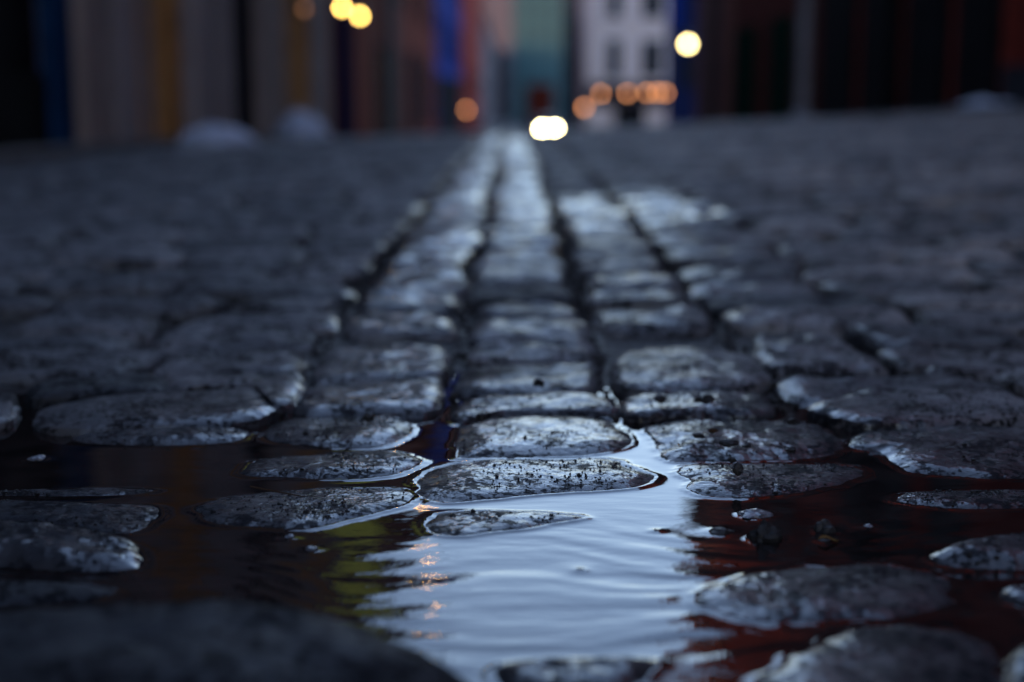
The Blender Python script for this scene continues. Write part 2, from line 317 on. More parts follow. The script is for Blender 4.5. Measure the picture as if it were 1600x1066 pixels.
def ground_material():
    t = NT('street_bed')
    P = t.pos(); X, Y, Z = t.xyz(P)
    n1 = t.noise(P, 45, 5, .65); n2 = t.noise(P, 260, 3)
    soil = t.mix(t.map(n1, .35, .65), (.005, .0046, .0044), (.020, .017, .015))
    soil = t.mix(t.map(Y, 3.2, 7, 0, .85), soil, (.034, .033, .036))
    vor = t.new('ShaderNodeTexVoronoi', feature='DISTANCE_TO_EDGE'); t.link(t.vmul(P, (5, 8, 0)), vor.inputs['Vector']); vor.inputs['Scale'].default_value = 1
    st = t.mix(t.map(t.noise(P, 4, 4), .3, .7), (.03, .03, .034), (.06, .058, .06))
    st = t.mix(t.map(vor.outputs[0], .02, .12, 1, 0), st, (.01, .01, .01))
    far = t.map(Y, 15.5, 16, 0, 1)
    t.bsdf(Base_Color=t.mix(far, soil, st), Roughness=t.map(n2, .3, .7, .5, .8), Specular_IOR_Level=.25,
           Normal=t.bump(t.math('ADD', n1, t.math('MULTIPLY', n2, .3)), .010, 1))
    return t.m

def water_material():
    t = NT('puddle_water')
    P = t.pos(); X, Y, Z = t.xyz(P)
    Pw = t.vmul(P, (1, 2.6, 0))
    r1 = t.noise(Pw, 34, 3, .5); r2 = t.noise(t.vmul(P, (1, 4.2, 0)), 95, 2, .5)
    amp = t.math('MULTIPLY', t.map(Y, .70, .98, 1, .12), .0008)
    b = t.new('ShaderNodeBump'); b.inputs['Strength'].default_value = .55
    t.link(t.math('ADD', r1, t.math('MULTIPLY', r2, .12)), b.inputs['Height']); t.link(amp, b.inputs['Distance'])
    mud = t.mix(t.map(t.noise(P, 30, 4), .3, .7), (.004, .0032, .003), (.012, .008, .007))
    t.bsdf(Base_Color=mud, Roughness=.015, IOR=1.34, Normal=b.outputs[0])
    return t.m

def wall_material(name, c1, c2, scale=2.0, rough=.95, bricks=False, spec=.02):
    t = NT(name)
    P = t.pos()
    n = t.noise(P, scale, 5, .6); n2 = t.noise(P, scale * 14, 3)
    c = t.mix(t.map(n, .32, .68), c1, c2)
    h = n2
    if bricks:
        br = t.new('ShaderNodeTexBrick')
        co = t.new('ShaderNodeCombineXYZ'); s = t.xyz(P)
        t.link(t.math('ADD', s[0], s[1]), co.inputs[0]); t.link(s[2], co.inputs[1])
        t.link(co.outputs[0], br.inputs['Vector'])
        br.inputs['Scale'].default_value = 1.0; br.inputs['Brick Width'].default_value = .22; br.inputs['Row Height'].default_value = .075
        br.inputs['Mortar Size'].default_value = .008
        br.inputs['Color1'].default_value = (1, 1, 1, 1); br.inputs['Color2'].default_value = (.6, .6, .6, 1); br.inputs['Mortar'].default_value = (1.15, 1.1, 1.05, 1)
        c = t.mix(.8, c, br.outputs[0], 'MULTIPLY')
        h = br.outputs[1]
    c = t.mix(t.map(n2, .45, .8, 0, .35), c, tuple(q * .4 for q in c1))
    t.bsdf(Base_Color=c, Roughness=rough, Specular_IOR_Level=spec, Normal=t.bump(h, .004, .6))
    return t.m

def plain(name, c, rough=.75, metal=0.0, spec=0.0, var=.25):
    t = NT(name)
    P = t.pos(); n = t.noise(P, 6, 4)
    col = t.mix(t.map(n, .3, .7), tuple(q * (1 - var) for q in c), tuple(q * (1 + var) for q in c))
    t.bsdf(Base_Color=col, Roughness=t.map(t.noise(P, 20, 3), .3, .7, rough - .08, rough + .08), Metallic=metal, Specular_IOR_Level=spec)
    return t.m

def emit(name, c, strength):
    t = NT(name)
    e = t.new('ShaderNodeEmission'); e.inputs[0].default_value = (*c, 1); e.inputs[1].default_value = strength
    t.link(e.outputs[0], t.out.inputs[0])
    return t.m

def snow_material():
    t = NT('old_snow')
    P = t.pos(); n = t.noise(P, 14, 5, .6)
    t.bsdf(Base_Color=t.mix(t.map(n, .3, .75), (.16, .17, .20), (.30, .31, .35)), Roughness=.7, Specular_IOR_Level=.2, Normal=t.bump(n, .03, .7))
    return t.m

M = dict(
    stone=stone_material(), bed=ground_material(), water=water_material(), snow=snow_material(),
    pebble=plain('pebble', (.012, .011, .011), .55, spec=.15, var=.5), palechip=plain('pale_chip', (.05, .05, .055), .3, spec=.5, var=.4),
    browncrumb=plain('brown_crumb', (.030, .016, .009), .7, var=.5), leaf=plain('leaf', (.10, .055, .02), .5), twig=plain('twig', (.03, .018, .012), .7),
    pavement=wall_material('pavement_slab', (.045, .040, .036), (.075, .066, .058), 3),
    kerb=wall_material('kerb_granite', (.06, .058, .058), (.10, .096, .094), 6),
    black=wall_material('black_render', (.0025, .0025, .003), (.005, .005, .006)),
    bluedoor=plain('blue_paint', (.006, .022, .055), .95),
    stucco=wall_material('grey_stucco', (.135, .102, .09), (.18, .135, .118)),
    stucco_light=wall_material('pale_stucco', (.15, .121, .117), (.19, .154, .146)),
    tan=plain('tan_panel', (.24, .13, .065), .95), ochre=plain('ochre_panel', (.30, .145, .05), .95),
    darkwood=plain('dark_wood', (.010, .010, .012), .95), redbrick=wall_material('dark_red_brick', (.08, .012, .007), (.12, .018, .011), bricks=True),
    brownbrick=wall_material('brown_brick', (.040, .0075, .005), (.062, .012, .008), bricks=True),
    rightbrick=wall_material('right_red_brick', (.10, .018, .012), (.15, .027, .018), bricks=True),
    corner=wall_material('corner_brown_brick', (.085, .038, .030), (.12, .052, .042), bricks=True),
    navy=plain('navy_paint', (.006, .009, .030), .95), bluewall=wall_material('blue_render', (.002, .009, .070), (.003, .014, .105)),
    redwall=wall_material('red_render', (.10, .012, .010), (.14, .018, .014)), greywall=wall_material('grey_render', (.055, .052, .064), (.08, .076, .09)),
    glass=plain('dark_glass', (.006, .007, .009), .55, spec=.02), greenshut=plain('green_paint', (.004, .014, .010), .95),
    white=wall_material('white_render', (.35, .28, .26), (.44, .355, .32)), whitetrim=plain('white_trim', (.42, .39, .40), .6),
    teal=plain('teal_glass', (.024, .060, .068), .6, spec=.1), tealdark=plain('teal_spandrel', (.016, .034, .045), .6, spec=.1), darkgrey=wall_material('dark_grey_render', (.012, .012, .015), (.02, .02, .024)),
    steel=plain('galvanised_steel', (.11, .11, .12), .5, .3), iron=plain('black_iron', (.01, .01, .011), .5, .4, .3),
    yellow=plain('yellow_cloth', (.85, .80, .15), .9), carpaint=plain('car_paint', (.02, .022, .028), .3, spec=.5), tyre=plain('tyre', (.008, .008, .008), .8),
    lamp_yellow=emit('lamp_yellow', (1.0, .60, .14), 36), lamp_white=emit('lamp_warm_white', (1.0, .78, .34), 32), lamp_orange=emit('lamp_orange', (1.0, .38, .14), 9),
    lamp_gold=emit('lamp_gold', (1.0, .46, .09), 420), lamp_dim=emit('lamp_dim', (1.0, .45, .22), .9), head=emit('headlight_beam', (1.0, .84, .42), 105),
)

# ------------------------------------------------------------------ ground profile
def base(Y):
    Y = np.asarray(Y, float)
    a = np.where(Y < 7, 0, np.where(Y < 13, -.030 * (Y - 7) ** 2 / 12, -.030 * (3 + (Y - 13))))
    return np.maximum(a, -4.4)

def cross(X, Y): return .04 * sm((np.asarray(Y, float) - 1.4) / 3.0) * np.asarray(X, float)

def top(X, Y):
    """level of the paved surface"""
    X = np.asarray(X, float); Y = np.asarray(Y, float)
    t = .0095 + .0185 * sm((Y - 1.1) / 1.1)
    t = t + .018 * sm((np.abs(X) - .45) / .5) * sm((1.3 - Y) / .3)
    return t + base(Y) + cross(X, Y) + .012 * sm((np.abs(X - .02) - .2) / .6) * sm((Y - 1.3) / 1.0)

# street bed: one sheet to the horizon
xs = np.concatenate([[-300, -80, -20], np.linspace(-6, 8, 15), np.linspace(-1.2, 1.2, 49), [20, 80, 300]]); xs = np.unique(np.round(xs, 4))
ys = np.unique(np.round(np.concatenate([[-300, -60, -10, -2], np.arange(-1, 3, .05), np.arange(3, 30, .5), np.arange(30, 160, 5), [200, 400, 900]]), 4))
GX, GY = np.meshgrid(xs, ys)
bedz = top(GX, GY) - .040 + .029 * sm((GY - 1.10) / .18) * (1 - .45 * sm((GY - 1.5) / .5)) - .012 * sm((np.abs(GX - .02) - .25) / .1) * sm((GY - 1.3) / .2) * sm((4.5 - GY) / 1.5) + .013 * sm((GY - 3.0) / 2.5) - .008 * sm((1.2 - GY) / .3) + .006 * fbm(GX * 9, GY * 9) * (GY < 4) + .035 * sm((GY - 15.6) / .6)
n0, n1 = GX.shape
faces = [(r * n1 + c, r * n1 + c + 1, (r + 1) * n1 + c + 1, (r + 1) * n1 + c) for r in range(n0 - 1) for c in range(n1 - 1)]
tag(mesh_obj('ground', np.stack([GX.ravel(), GY.ravel(), bedz.ravel()], 1), faces, M['bed'], smooth=True), kind='structure')

# pavements along both rows of buildings
def pavement(name, x0, x1, kx0, kx1):
    yy = np.concatenate([np.arange(-8, 30, .5), np.arange(30, 36, 1.0)]) if x0 > 0 else np.concatenate([np.arange(-8, 30, .5), np.arange(30, 112, 2.0)])
    for nm, a, b, mat, hh in ((name, x0, x1, M['pavement'], .085), ('kerb', kx0, kx1, M['kerb'], .092)):
        v, f = [], []
        for y in yy:
            za, zb = [float(base(y) + cross(q, y)) + hh for q in (a, b)]
            v += [(a, y, za - .5), (a, y, za), (b, y, zb), (b, y, zb - .5)]
        for i in range(len(yy) - 1):
            for k in range(3): f.append((4 * i + k, 4 * i + k + 1, 4 * i + 5 + k, 4 * i + 4 + k))
        tag(mesh_obj(nm, v, f, mat), kind='structure')
pavement('pavement', -3.1, -2.52, -2.52, -2.38)
pavement('pavement', 4.02, 4.6, 3.88, 4.02)

# ------------------------------------------------------------------ cobblestones
def smooth_outline(pts, n):
    p = np.asarray(pts, float); m = len(p)
    d = np.linalg.norm(np.roll(p, -1, 0) - p, axis=1); c = np.concatenate([[0], np.cumsum(d)])
    t = np.linspace(0, c[-1], n, endpoint=False); out = []
    for q in t:
        i = min(np.searchsorted(c, q, 'right') - 1, m - 1); u = (q - c[i]) / d[i]
        p0, p1, p2, p3 = p[(i - 1) % m], p[i], p[(i + 1) % m], p[(i + 2) % m]
        out.append(.5 * (2 * p1 + (p2 - p0) * u + (2 * p0 - 5 * p1 + 4 * p2 - p3) * u * u + (3 * p1 - p0 - 3 * p2 + p3) * u ** 3))
    return np.asarray(out)

def sett_mesh(outline, H, zb, rings, power, seed, amp=.0022, depth=.05, tilt=(0, 0), jag=0.0, flare=1.05):
    """domed stone: closed outline at level zb, crown H above it, sides going down into the bed"""
    n = len(outline); c = outline.mean(0)
    if jag:
        a = np.arange(n)
        ang = a / n * 2 * math.pi
        k = 1 + jag * fbm(np.cos(ang) * 4 + seed, np.sin(ang) * 4, seed * 3.1, 5)
        outline = c + (outline - c) * k[:, None]
    r = 1 - (1 - np.linspace(0, 1, rings + 1)[1:]) ** 1.7
    V = [np.array([[c[0], c[1], zb + H]])]
    for q in r:
        xy = c + (outline - c) * q
        V.append(np.column_stack([xy, np.full(n, zb + H * (1 - q ** power))]))
    V.append(np.column_stack([c + (outline - c) * (1 + (flare - 1) * .5), np.full(n, zb - depth * .25)]))
    V.append(np.column_stack([c + (outline - c) * flare, np.full(n, zb - depth)]))
    V = np.concatenate(V)
    fade = np.ones(len(V)); fade[-n:] = 0
    fade[1 + n * (rings - 1):1 + n * rings] = .45
    V[:, 2] += fade * (amp * fbm(V[:, 0] * 34 + seed, V[:, 1] * 34, seed * 1.7, 4) + (V[:, 0] - c[0]) * tilt[0] + (V[:, 1] - c[1]) * tilt[1])
    tot = len(r) + 2
    Fc = [(0, 1 + i, 1 + (i + 1) % n) for i in range(n)]
    for k in range(tot - 1):
        a, b = 1 + k * n, 1 + (k + 1) * n
        Fc += [(a + i, b + i, b + (i + 1) % n, a + (i + 1) % n) for i in range(n)]
    return V, Fc

outlines, geo = [], []
for i, (H, zb, lab, pts) in enumerate(STONES):
    big = zb < .002
    if big and H < .02: H *= .66
    elif H < .02: zb, H = (zb + H) * .66 - .0055, .0055
    o = smooth_outline(pts, 160)
    ang = np.arange(len(o)) / len(o) * 2 * math.pi
    rg = 1 + (.065 if lab.startswith(('pale sh', 'coarse')) else .032) * fbm(np.cos(ang) * 3 + i, np.sin(ang) * 4, i * 3.1, 3) + .014 * fbm(np.cos(ang) * 13 + i, np.sin(ang) * 13, i * 1.9, 3)
    o = o.mean(0) + (o - o.mean(0)) * rg[:, None]
    if lab.split()[0] not in ('smallest', 'big', 'dark', 'thin', 'angular', 'slim'):
        o = o.mean(0) + (o - o.mean(0)) * np.array([1.02, 1.10 if big else 1.20])
    outlines.append((o, zb)); geo.append((H, zb))
    V, Fc = sett_mesh(o, H, zb, 30, (5.0 if big else 9.0) if H < .02 else 4.0, i * 7.3 + 1, amp=.0008 if H < .005 else (.0014 if H < .009 else .0024))
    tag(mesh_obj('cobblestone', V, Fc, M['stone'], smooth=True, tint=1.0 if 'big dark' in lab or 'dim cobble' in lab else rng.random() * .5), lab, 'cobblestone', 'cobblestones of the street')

def inside(pt, poly):
    x, y = pt; r = False; n = len(poly); j = n - 1
    for i in range(n):
        if (poly[i][1] > y) != (poly[j][1] > y) and x < (poly[j][0] - poly[i][0]) * (y - poly[i][1]) / (poly[j][1] - poly[i][1]) + poly[i][0]: r = not r
        j = i
    return r

def blocked(cx, cy, w, d):
    """True where a traced stone or open water already is"""
    if cy > 1.75: return False
    hit = 0
    for a in np.linspace(-.5, .5, 5):
        for b in np.linspace(-.5, .5, 5):
            p = (cx + a * w * .93, cy + b * d * .93)
            for o, _ in outlines:
                if abs(p[0] - o[0][0]) < .5 and inside(p, o): hit += 1; break
    if hit > 6: return True
    for wt in OPEN_WATER:
        for a in (-.4, 0, .4):
            for b in (-.3, 0, .3):
                if inside((cx + a * w, cy + b * d), wt): return True
    return False

def rect_outline(cx, cy, w, d, seed, n):
    rr = random.Random(seed)
    a = np.arange(n) / n * 2 * math.pi
    ex = rr.uniform(.24, .40)
    x = np.sign(np.cos(a)) * np.abs(np.cos(a)) ** ex; y = np.sign(np.sin(a)) * np.abs(np.sin(a)) ** ex
    x, y = x * w / 2, y * d / 2
    x = x + y * rr.uniform(-.12, .12); y = y + x * rr.uniform(-.05, .05)
    x = x * (1 + y / d * rr.uniform(-.14, .14)); y = y * (1 + x / w * rr.uniform(-.2, .2))
    k = 1 + .028 * fbm(np.cos(a) * 1.7 + seed, np.sin(a) * 1.7, seed * .37, 2)
    if rr.random() < .62:   # a broken corner
        ca = rr.choice((.6, 2.5, 3.75, 5.7)); da = np.abs((a - ca + math.pi) % (2 * math.pi) - math.pi)
        k = k * (1 - rr.uniform(.16, .44) * np.exp(-(da / .42) ** 2))
    return np.column_stack([cx + x * k, cy + y * k])

ORD = ['', 'first', 'second', 'third', 'fourth', 'fifth', 'sixth', 'seventh', 'eighth', 'ninth', 'tenth', 'eleventh', 'twelfth', 'thirteenth', 'fourteenth',
       'fifteenth', 'sixteenth', 'seventeenth', 'eighteenth', 'nineteenth', 'twentieth']
cand = []   # cx, cy, w, d, where, rank, row
for nm, x0, x1, ystart in (('left', -.190, -.060, 1.50), ('middle', -.052, .080, 1.235), ('right', .092, .225, 1.53)):
    y = ystart; k = 0
    while y < 15.8:
        d = rng.uniform(.105, .165); k += 1
        j = .008
        cand.append(((x0 + x1) / 2 + rng.uniform(-j, j) + .014 * float(fbm(y * 1.7, 3.3, 0.0, 2)) * min(1, max(0, y - 1.4)), y + d / 2, (x1 - x0) * rng.uniform(.90, 1.07), d + .002, nm + ' column', k, 0))
        y += d
row = 0; y = -.25
while y < 15.8:
    pitch = rng.uniform(.108, .132); row += 1
    for side in (-1, 1):
        x = (.190 if side < 0 else .224) + rng.uniform(0, .018)
        lim = 2.36 if side < 0 else 3.86
        k = 0; slant = rng.uniform(-.02, .02)
        first = rng.uniform(.10, .24)
        while x < lim:
            w = first if k == 0 else rng.uniform(.16, .25); k += 1
            w = min(w, lim - x + .02); gap = rng.uniform(.02, .04) if rng.random() < .16 else 0.0
            if w > .07:
                cand.append((side * (x + w / 2), y + pitch / 2 + slant * x + rng.uniform(-.008, .008), w - .004 - gap, pitch * rng.uniform(.97, 1.06) + .001, 'left rows' if side < 0 else 'right rows', k, row))
            x += w
    if y < 1.2:   # under and behind the camera the gutter columns go on
        for nm, x0, x1 in (('left', -.190, -.060), ('middle', -.052, .080), ('right', .092, .225)):
            cand.append(((x0 + x1) / 2, y + pitch / 2, (x1 - x0) * .97, pitch - .008, 'near', 0, 0))
    y += pitch

stones = []
for c in cand:
    cx, cy, w, d = c[:4]
    pr = project(cx, cy, 0)
    vis = pr is not None and -60 < pr[0] < 1660 and 0 < pr[1] < 1100
    if cy < 1.2:
        e = [project(cx + a * w, cy + b * d, .01) for a in (-.5, .5) for b in (-.5, .5)]
        if any(q is not None and -25 < q[0] < 1625 and q[1] < 1090 for q in e): continue
    if blocked(cx, cy, w, d): continue
    area = 0
    if vis: area = w * d * CH / (cx * cx + cy * cy) ** 1.5
    stones.append((area, vis) + c)
stones.sort(key=lambda s: -s[0])
NIND = 300 - len(STONES)
firstrow = {}
for s in stones[:NIND]:
    if 'rows' in s[6]: firstrow[s[6]] = min(firstrow.get(s[6], 999), s[8])
seen = {}
bulkV, bulkF, bulkT, nb = [], [], [], 0
for idx, (area, vis, cx, cy, w, d, where, k, row) in enumerate(stones):
    own = idx < NIND and vis
    n, rings = (64, 10) if own and cy < 2.2 else ((40, 6) if cy < 4 else ((24, 4) if cy < 8 else (16, 3)))
    o = rect_outline(cx, cy, w, d, idx * 1.31 + 3, n)
    H = rng.uniform(.006, .010)
    zt = float(top(cx, cy)) + rng.gauss(0, .0022)
    gx = float(cross(1, cy)) ; 
    tl = (gx + rng.gauss(0, .022), rng.gauss(0, .018) + float(base(cy + .1) - base(cy - .1)) / .2)
    V, Fc = sett_mesh(o, H, zt - H, rings, rng.uniform(7.0, 13.0), idx * 3.7, amp=.0036, depth=.06, tilt=tl, flare=1.02)
    tint = rng.random()
    if own:
        if 'column' in where:
            lab = '%s blurred wet cobblestone beyond the sharp ones in the %s gutter column' % ((ORD[k] if k <= 20 else 'distant'), where.split()[0])
        else:
            rr = row - firstrow[where] + 1
            side = where.split()[0]
            lab = '%s cobblestone %s from the gutter in the %s dry row %s of it' % ('bluish' if side == 'left' else 'brownish', ORD[min(k, 20)], ORD[min(rr, 20)] if rr <= 20 else 'farther', side)
        tag(mesh_obj('cobblestone', V, Fc, M['stone'], smooth=True, tint=tint), lab, 'cobblestone', 'cobblestones of the street')
    else:
        bulkV.append(V); bulkF += [tuple(q + nb for q in f) for f in Fc]; bulkT.append(np.full(len(V), tint)); nb += len(V)
tag(mesh_obj('cobblestone_paving', np.concatenate(bulkV), bulkF, M['stone'], smooth=True, tint=np.concatenate(bulkT)),
    'far blurred cobblestone paving of the street running up to the houses', 'paving', kind='stuff')

# ------------------------------------------------------------------ pebbles, leaf, twig, grit
def lump(name, x, y, z, rx, rz, seed, mat, ry=None):
    bm = bmesh.new(); bmesh.ops.create_icosphere(bm, subdivisions=3, radius=1)
    V = np.array([v.co[:] for v in bm.verts]); Fc = [tuple(v.index for v in f.verts) for f in bm.faces]; bm.free()
    k = 1 + .34 * fbm(V[:, 0] * 1.3 + seed, V[:, 1] * 1.3, V[:, 2] * 1.3 + seed, 3)
    V = V * k[:, None]
    V = V * np.array([rx, ry or rx * .9, rz])
    return mesh_obj(name, V + np.array([x, y, z]), Fc, mat, smooth=False)
wet_rings = []
for i, (x, y, z, r, h, lab) in enumerate(PEBBLES):
    mat = M['palechip'] if 'chip' in lab or 'pale' in lab else (M['browncrumb'] if 'brown crumb' in lab else M['pebble'])
    onwater = z == 0
    o = lump('pebble', x, y, z + (0.0 if onwater else h * .42), r, h * (1.0 if onwater else .58), i * 2.9 + 1, mat)
    tag(o, lab, 'pebble', 'pebbles and crumbs on the stones and in the puddle')
    if onwater: wet_rings.append((x, y, r * .97))

lx, ly = .1905, .8235
lv, lf = [], []
for i in range(9):
    t = i / 8; wd = .0042 * math.sin(math.pi * min(.999, t * .92 + .06))
    for s in (-1, 0, 1): lv.append((lx - .006 + .012 * t, ly + s * wd * .6, .0018 + .0012 * abs(s) + .0012 * math.sin(5 * t)))
for i in range(8):
    for s in (0, 1): lf.append((3 * i + s, 3 * i + 3 + s, 3 * i + 4 + s, 3 * i + 1 + s))
tag(mesh_obj('leaf', lv, lf, M['leaf'], smooth=True), 'small yellow brown dead leaf floating in the red brown water', 'leaf')
tw = MB(); tw.tube((-.172, .905, .0125), (-.150, .893, .0118), .0007, .0006, 6); tw.tube((-.150, .893, .0118), (-.134, .888, .0105), .0006, .0004, 6)
tag(tw.build('twig', M['twig']), 'thin dark twig lying on the long speckled cobblestone', 'twig')

# loose grit on the near stones
bm = bmesh.new(); bmesh.ops.create_icosphere(bm, subdivisions=1, radius=1)
GV = np.array([v.co[:] for v in bm.verts]); GF = np.array([[v.index for v in f.verts] for f in bm.faces]); bm.free()
gv, gf, ng_ = [], [], 0
for i, (H, zb) in enumerate(geo):
    o = outlines[i][0]; c = o.mean(0); my = o[:, 1].mean()
    cnt = 240 if i == 0 else 700 if .80 < my < 1.2 else (200 if my > .7 else 20)
    for q in range(cnt):
        a = rng.randrange(len(o)); u = rng.random() ** .55 * .93
        p = c + (o[a] - c) * u
        if float(fbm(p[0] * 26 + 3, p[1] * 26, 4.0, 3)) < rng.uniform(-.45, .35): continue
        s = .00028 + .0008 * rng.random() ** 3 + (.0010 if rng.random() < .018 else 0)
        z = zb + H * (1 - u ** 5) + s * .25
        k = 1 + .35 * nr.uniform(-1, 1, len(GV))
        gv.append(GV * k[:, None] * s * np.array([1, 1, .9]) + np.array([p[0], p[1], z])); gf.append(GF + ng_); ng_ += len(GV)
for q in range(2600):   # crumbs of soil in the joints of the gutter
    x = rng.choice((-.056, .086, .232, -.198)) + rng.gauss(0, .009); y = rng.uniform(1.15, 3.2)
    s = rng.uniform(.0012, .0045); z = float(top(x, y)) - .014 + rng.uniform(-.004, .008)
    k = 1 + .3 * nr.uniform(-1, 1, len(GV))
    gv.append(GV * k[:, None] * s + np.array([x, y, z])); gf.append(GF + ng_); ng_ += len(GV)
tag(mesh_obj('grit', np.concatenate(gv), [tuple(f) for f in np.concatenate(gf)], M['pebble']), 'dark grit and soil crumbs strewn over the stones and their joints', 'grit', kind='stuff')

# ------------------------------------------------------------------ water
wx = np.arange(-.80, .801, .0028); wy = np.concatenate([np.arange(.35, .62, .006), np.arange(.62, 1.18, .0018), np.arange(1.18, 1.36, .006)])
WX, WY = np.meshgrid(wx, wy)
dist = np.full(WX.shape, 1.0)
def seg_dist(px, py, o):
    best = np.full(px.shape, 9.0); n = len(o)
    for i in range(n):
        a, b = o[i], o[(i + 1) % n]; d = b - a; L = max(d @ d, 1e-12)
        t = np.clip(((px - a[0]) * d[0] + (py - a[1]) * d[1]) / L, 0, 1)
        best = np.minimum(best, (px - a[0] - t * d[0]) ** 2 + (py - a[1] - t * d[1]) ** 2)
    return np.sqrt(best)
for o, zb in outlines:
    if zb > .004: continue
    lo, hi = o.min(0) - .03, o.max(0) + .03
    ix = np.where((wx > lo[0]) & (wx < hi[0]))[0]; iy = np.where((wy > lo[1]) & (wy < hi[1]))[0]
    if len(ix) == 0 or len(iy) == 0: continue
    sl = np.ix_(iy, ix)
    dist[sl] = np.minimum(dist[sl], seg_dist(WX[sl], WY[sl], o))
for x, y, r in wet_rings:
    dd = np.abs(np.hypot(WX - x, (WY - y)) - r)
    dist = np.minimum(dist, dd + .0012)
WZ = .0012 * np.exp(-dist / .0023)
calm = 1 - sm((WY - .70) / .22)
warp = .03 * fbm(WX * 6, WY * 6, 2.0, 2)
rip = fbm(WX * 11 + 2, (WY + warp) * 62, 1.0, 2) * .00050 + fbm(WX * 26, (WY + warp) * 90, 5.0, 2) * .00009
WZ = WZ + rip * (.12 + .88 * calm) * sm(dist / .02)
n0, n1 = WX.shape
fw = [(r * n1 + c, r * n1 + c + 1, (r + 1) * n1 + c + 1, (r + 1) * n1 + c) for r in range(n0 - 1) for c in range(n1 - 1)]
tag(mesh_obj('puddle_water', np.stack([WX.ravel(), WY.ravel(), WZ.ravel()], 1), fw, M['water'], smooth=True), kind='structure')

# ------------------------------------------------------------------ buildings
def gz(x, y): return float(base(y) + cross(x, y)) + .085

def row_house(side, xf, y0, y1, ztop, wall, label, strips=(), windows=None, cornice=True, name='row_house', depth=7.0, plinth=None, sill=None):
    """terraced house with its front on x = xf; strips = (ya, yb, out, zlow, zhigh, material, part name)"""
    g = min(gz(xf, y0), gz(xf, y1))
    r = thing(name, (xf, (y0 + y1) / 2, g), label, 'house', 'houses along the street')
    L = (y1 - y0) / 2; T = ztop - g; s = side
    def bx(mb, out0, out1, ya, yb, za, zb):
        a, b = s * -out0, s * -out1
        mb.box(min(a, b), ya, za, max(a, b), yb, zb)
    m = MB(); bx(m, 0, -depth, -L, L, -.5, T); m.build('wall', wall, r)
    if cornice:
        m = MB(); bx(m, .22, 0, -L + .003, L - .003, T - .35, T - .08); bx(m, .30, 0, -L + .003, L - .003, T - .08, T + .12); m.build('cornice', sill or wall, r)
    if plinth:
        m = MB(); bx(m, .05, 0, -L + .004, L - .004, -.4, .45); m.build('plinth', plinth, r)
    yc = (y0 + y1) / 2
    for (ya, yb, out, za, zb, mat, pn) in strips:
        m = MB(); bx(m, out, 0, ya - yc, yb - yc, za, min(zb, T - .36)); m.build(pn, mat, r)
    if windows:
        ny, dy, w, h, z0s, fm, gm = windows
        for z0 in z0s:
            if z0 + h > T - .5: continue
            for i in range(ny):
                c = -L + (i + .5) * (2 * L / ny)
                m = MB()
                bx(m, .05, 0, c - w / 2 - .09, c - w / 2, z0, z0 + h); bx(m, .05, 0, c + w / 2, c + w / 2 + .09, z0, z0 + h)
                bx(m, .052, 0, c - w / 2 - .09, c + w / 2 + .09, z0 + h, z0 + h + .1); bx(m, .09, 0, c - w / 2 - .13, c + w / 2 + .13, z0 - .09, z0)
                bx(m, .035, 0, c - .025, c + .025, z0, z0 + h); bx(m, .037, 0, c - w / 2, c + w / 2, z0 + h / 2 - .025, z0 + h / 2 + .025)
                fr = m.build('window', fm, r)
                m = MB(); bx(m, .018, 0, c - w / 2, c + w / 2, z0, z0 + h); m.build('pane', gm, fr)
    return r

XL, XR = -3.0, 4.55
def yl(u): return XL * F / (u - 800) / .9855
def yr(u): return XR * F / (u - 800) / .9855
row_house(-1, XL, -9, yl(62), 9.5, M['black'], 'black fronted house at the left border of the picture', windows=(5, 0, 1.0, 1.7, (.9, 4.2, 7.0), M['darkwood'], M['glass']), plinth=M['black'])
st = [(yl(a), yl(b), o, -.3, 9.9, M[m], pn) for a, b, o, m, pn in (
    (64, 92, .10, 'bluedoor', 'door_panel'), (97, 132, .16, 'stucco', 'pilaster'), (134, 150, .02, 'darkwood', 'shutter'), (152, 186, .16, 'stucco_light', 'pilaster'),
    (188, 216, .04, 'ochre', 'shutter'), (218, 236, .03, 'stucco', 'shutter'), (238, 276, .05, 'ochre', 'shutter'), (280, 308, .18, 'stucco_light', 'pilaster'),
    (311, 324, .03, 'darkwood', 'door_panel'), (326, 346, .14, 'stucco_light', 'pilaster'), (350, 392, .03, 'darkwood', 'shutter'), (395, 432, .12, 'stucco', 'pilaster'),
    (434, 456, .06, 'tan', 'shutter'), (458, 478, .05, 'ochre', 'shutter'), (480, 500, .16, 'stucco_light', 'pilaster'))]
row_house(-1, XL, yl(63), yl(503), 10.6, M['stucco'], 'grey stucco house with tall pale pilasters, ochre shutters and one blue door', strips=st, sill=M['stucco_light'], windows=None)
row_house(-1, XL, yl(504), yl(575), 10.9, M['redbrick'], 'dark red brick house with a navy door just past the grey stucco one',
          strips=[(yl(526), yl(548), .06, -.3, 3.0, M['navy'], 'door')], windows=(3, 0, 1.1, 1.8, (3.9, 6.7), M['darkwood'], M['glass']))
row_house(-1, XL, yl(576), yl(681), 11.6, M['brownbrick'], 'very dark brown brick house before the blue one on the left',
          strips=[(yl(604), yl(616), .10, -.3, 9.0, M['darkgrey'], 'pilaster'), (yl(640), yl(655), .06, -.3, 3.0, M['darkwood'], 'door')], windows=(5, 0, 1.1, 1.8, (.9, 4.2, 7.2), M['darkwood'], M['glass']))
row_house(-1, XL, yl(682), yl(721), 16.5, M['bluewall'], 'bright blue tall house in the left row', strips=[(yl(683), yl(720), .06, -.3, 3.4, M['darkwood'], 'shop_front')], windows=(5, 0, 1.2, 1.8, (4.2, 7.4), M['navy'], M['glass']))
row_house(-1, XL, yl(722), yl(752), 9.5, M['redwall'], 'red rendered house beyond the blue one in the left row', windows=(6, 0, 1.2, 1.8, (1, 4.2), M['darkwood'], M['glass']))
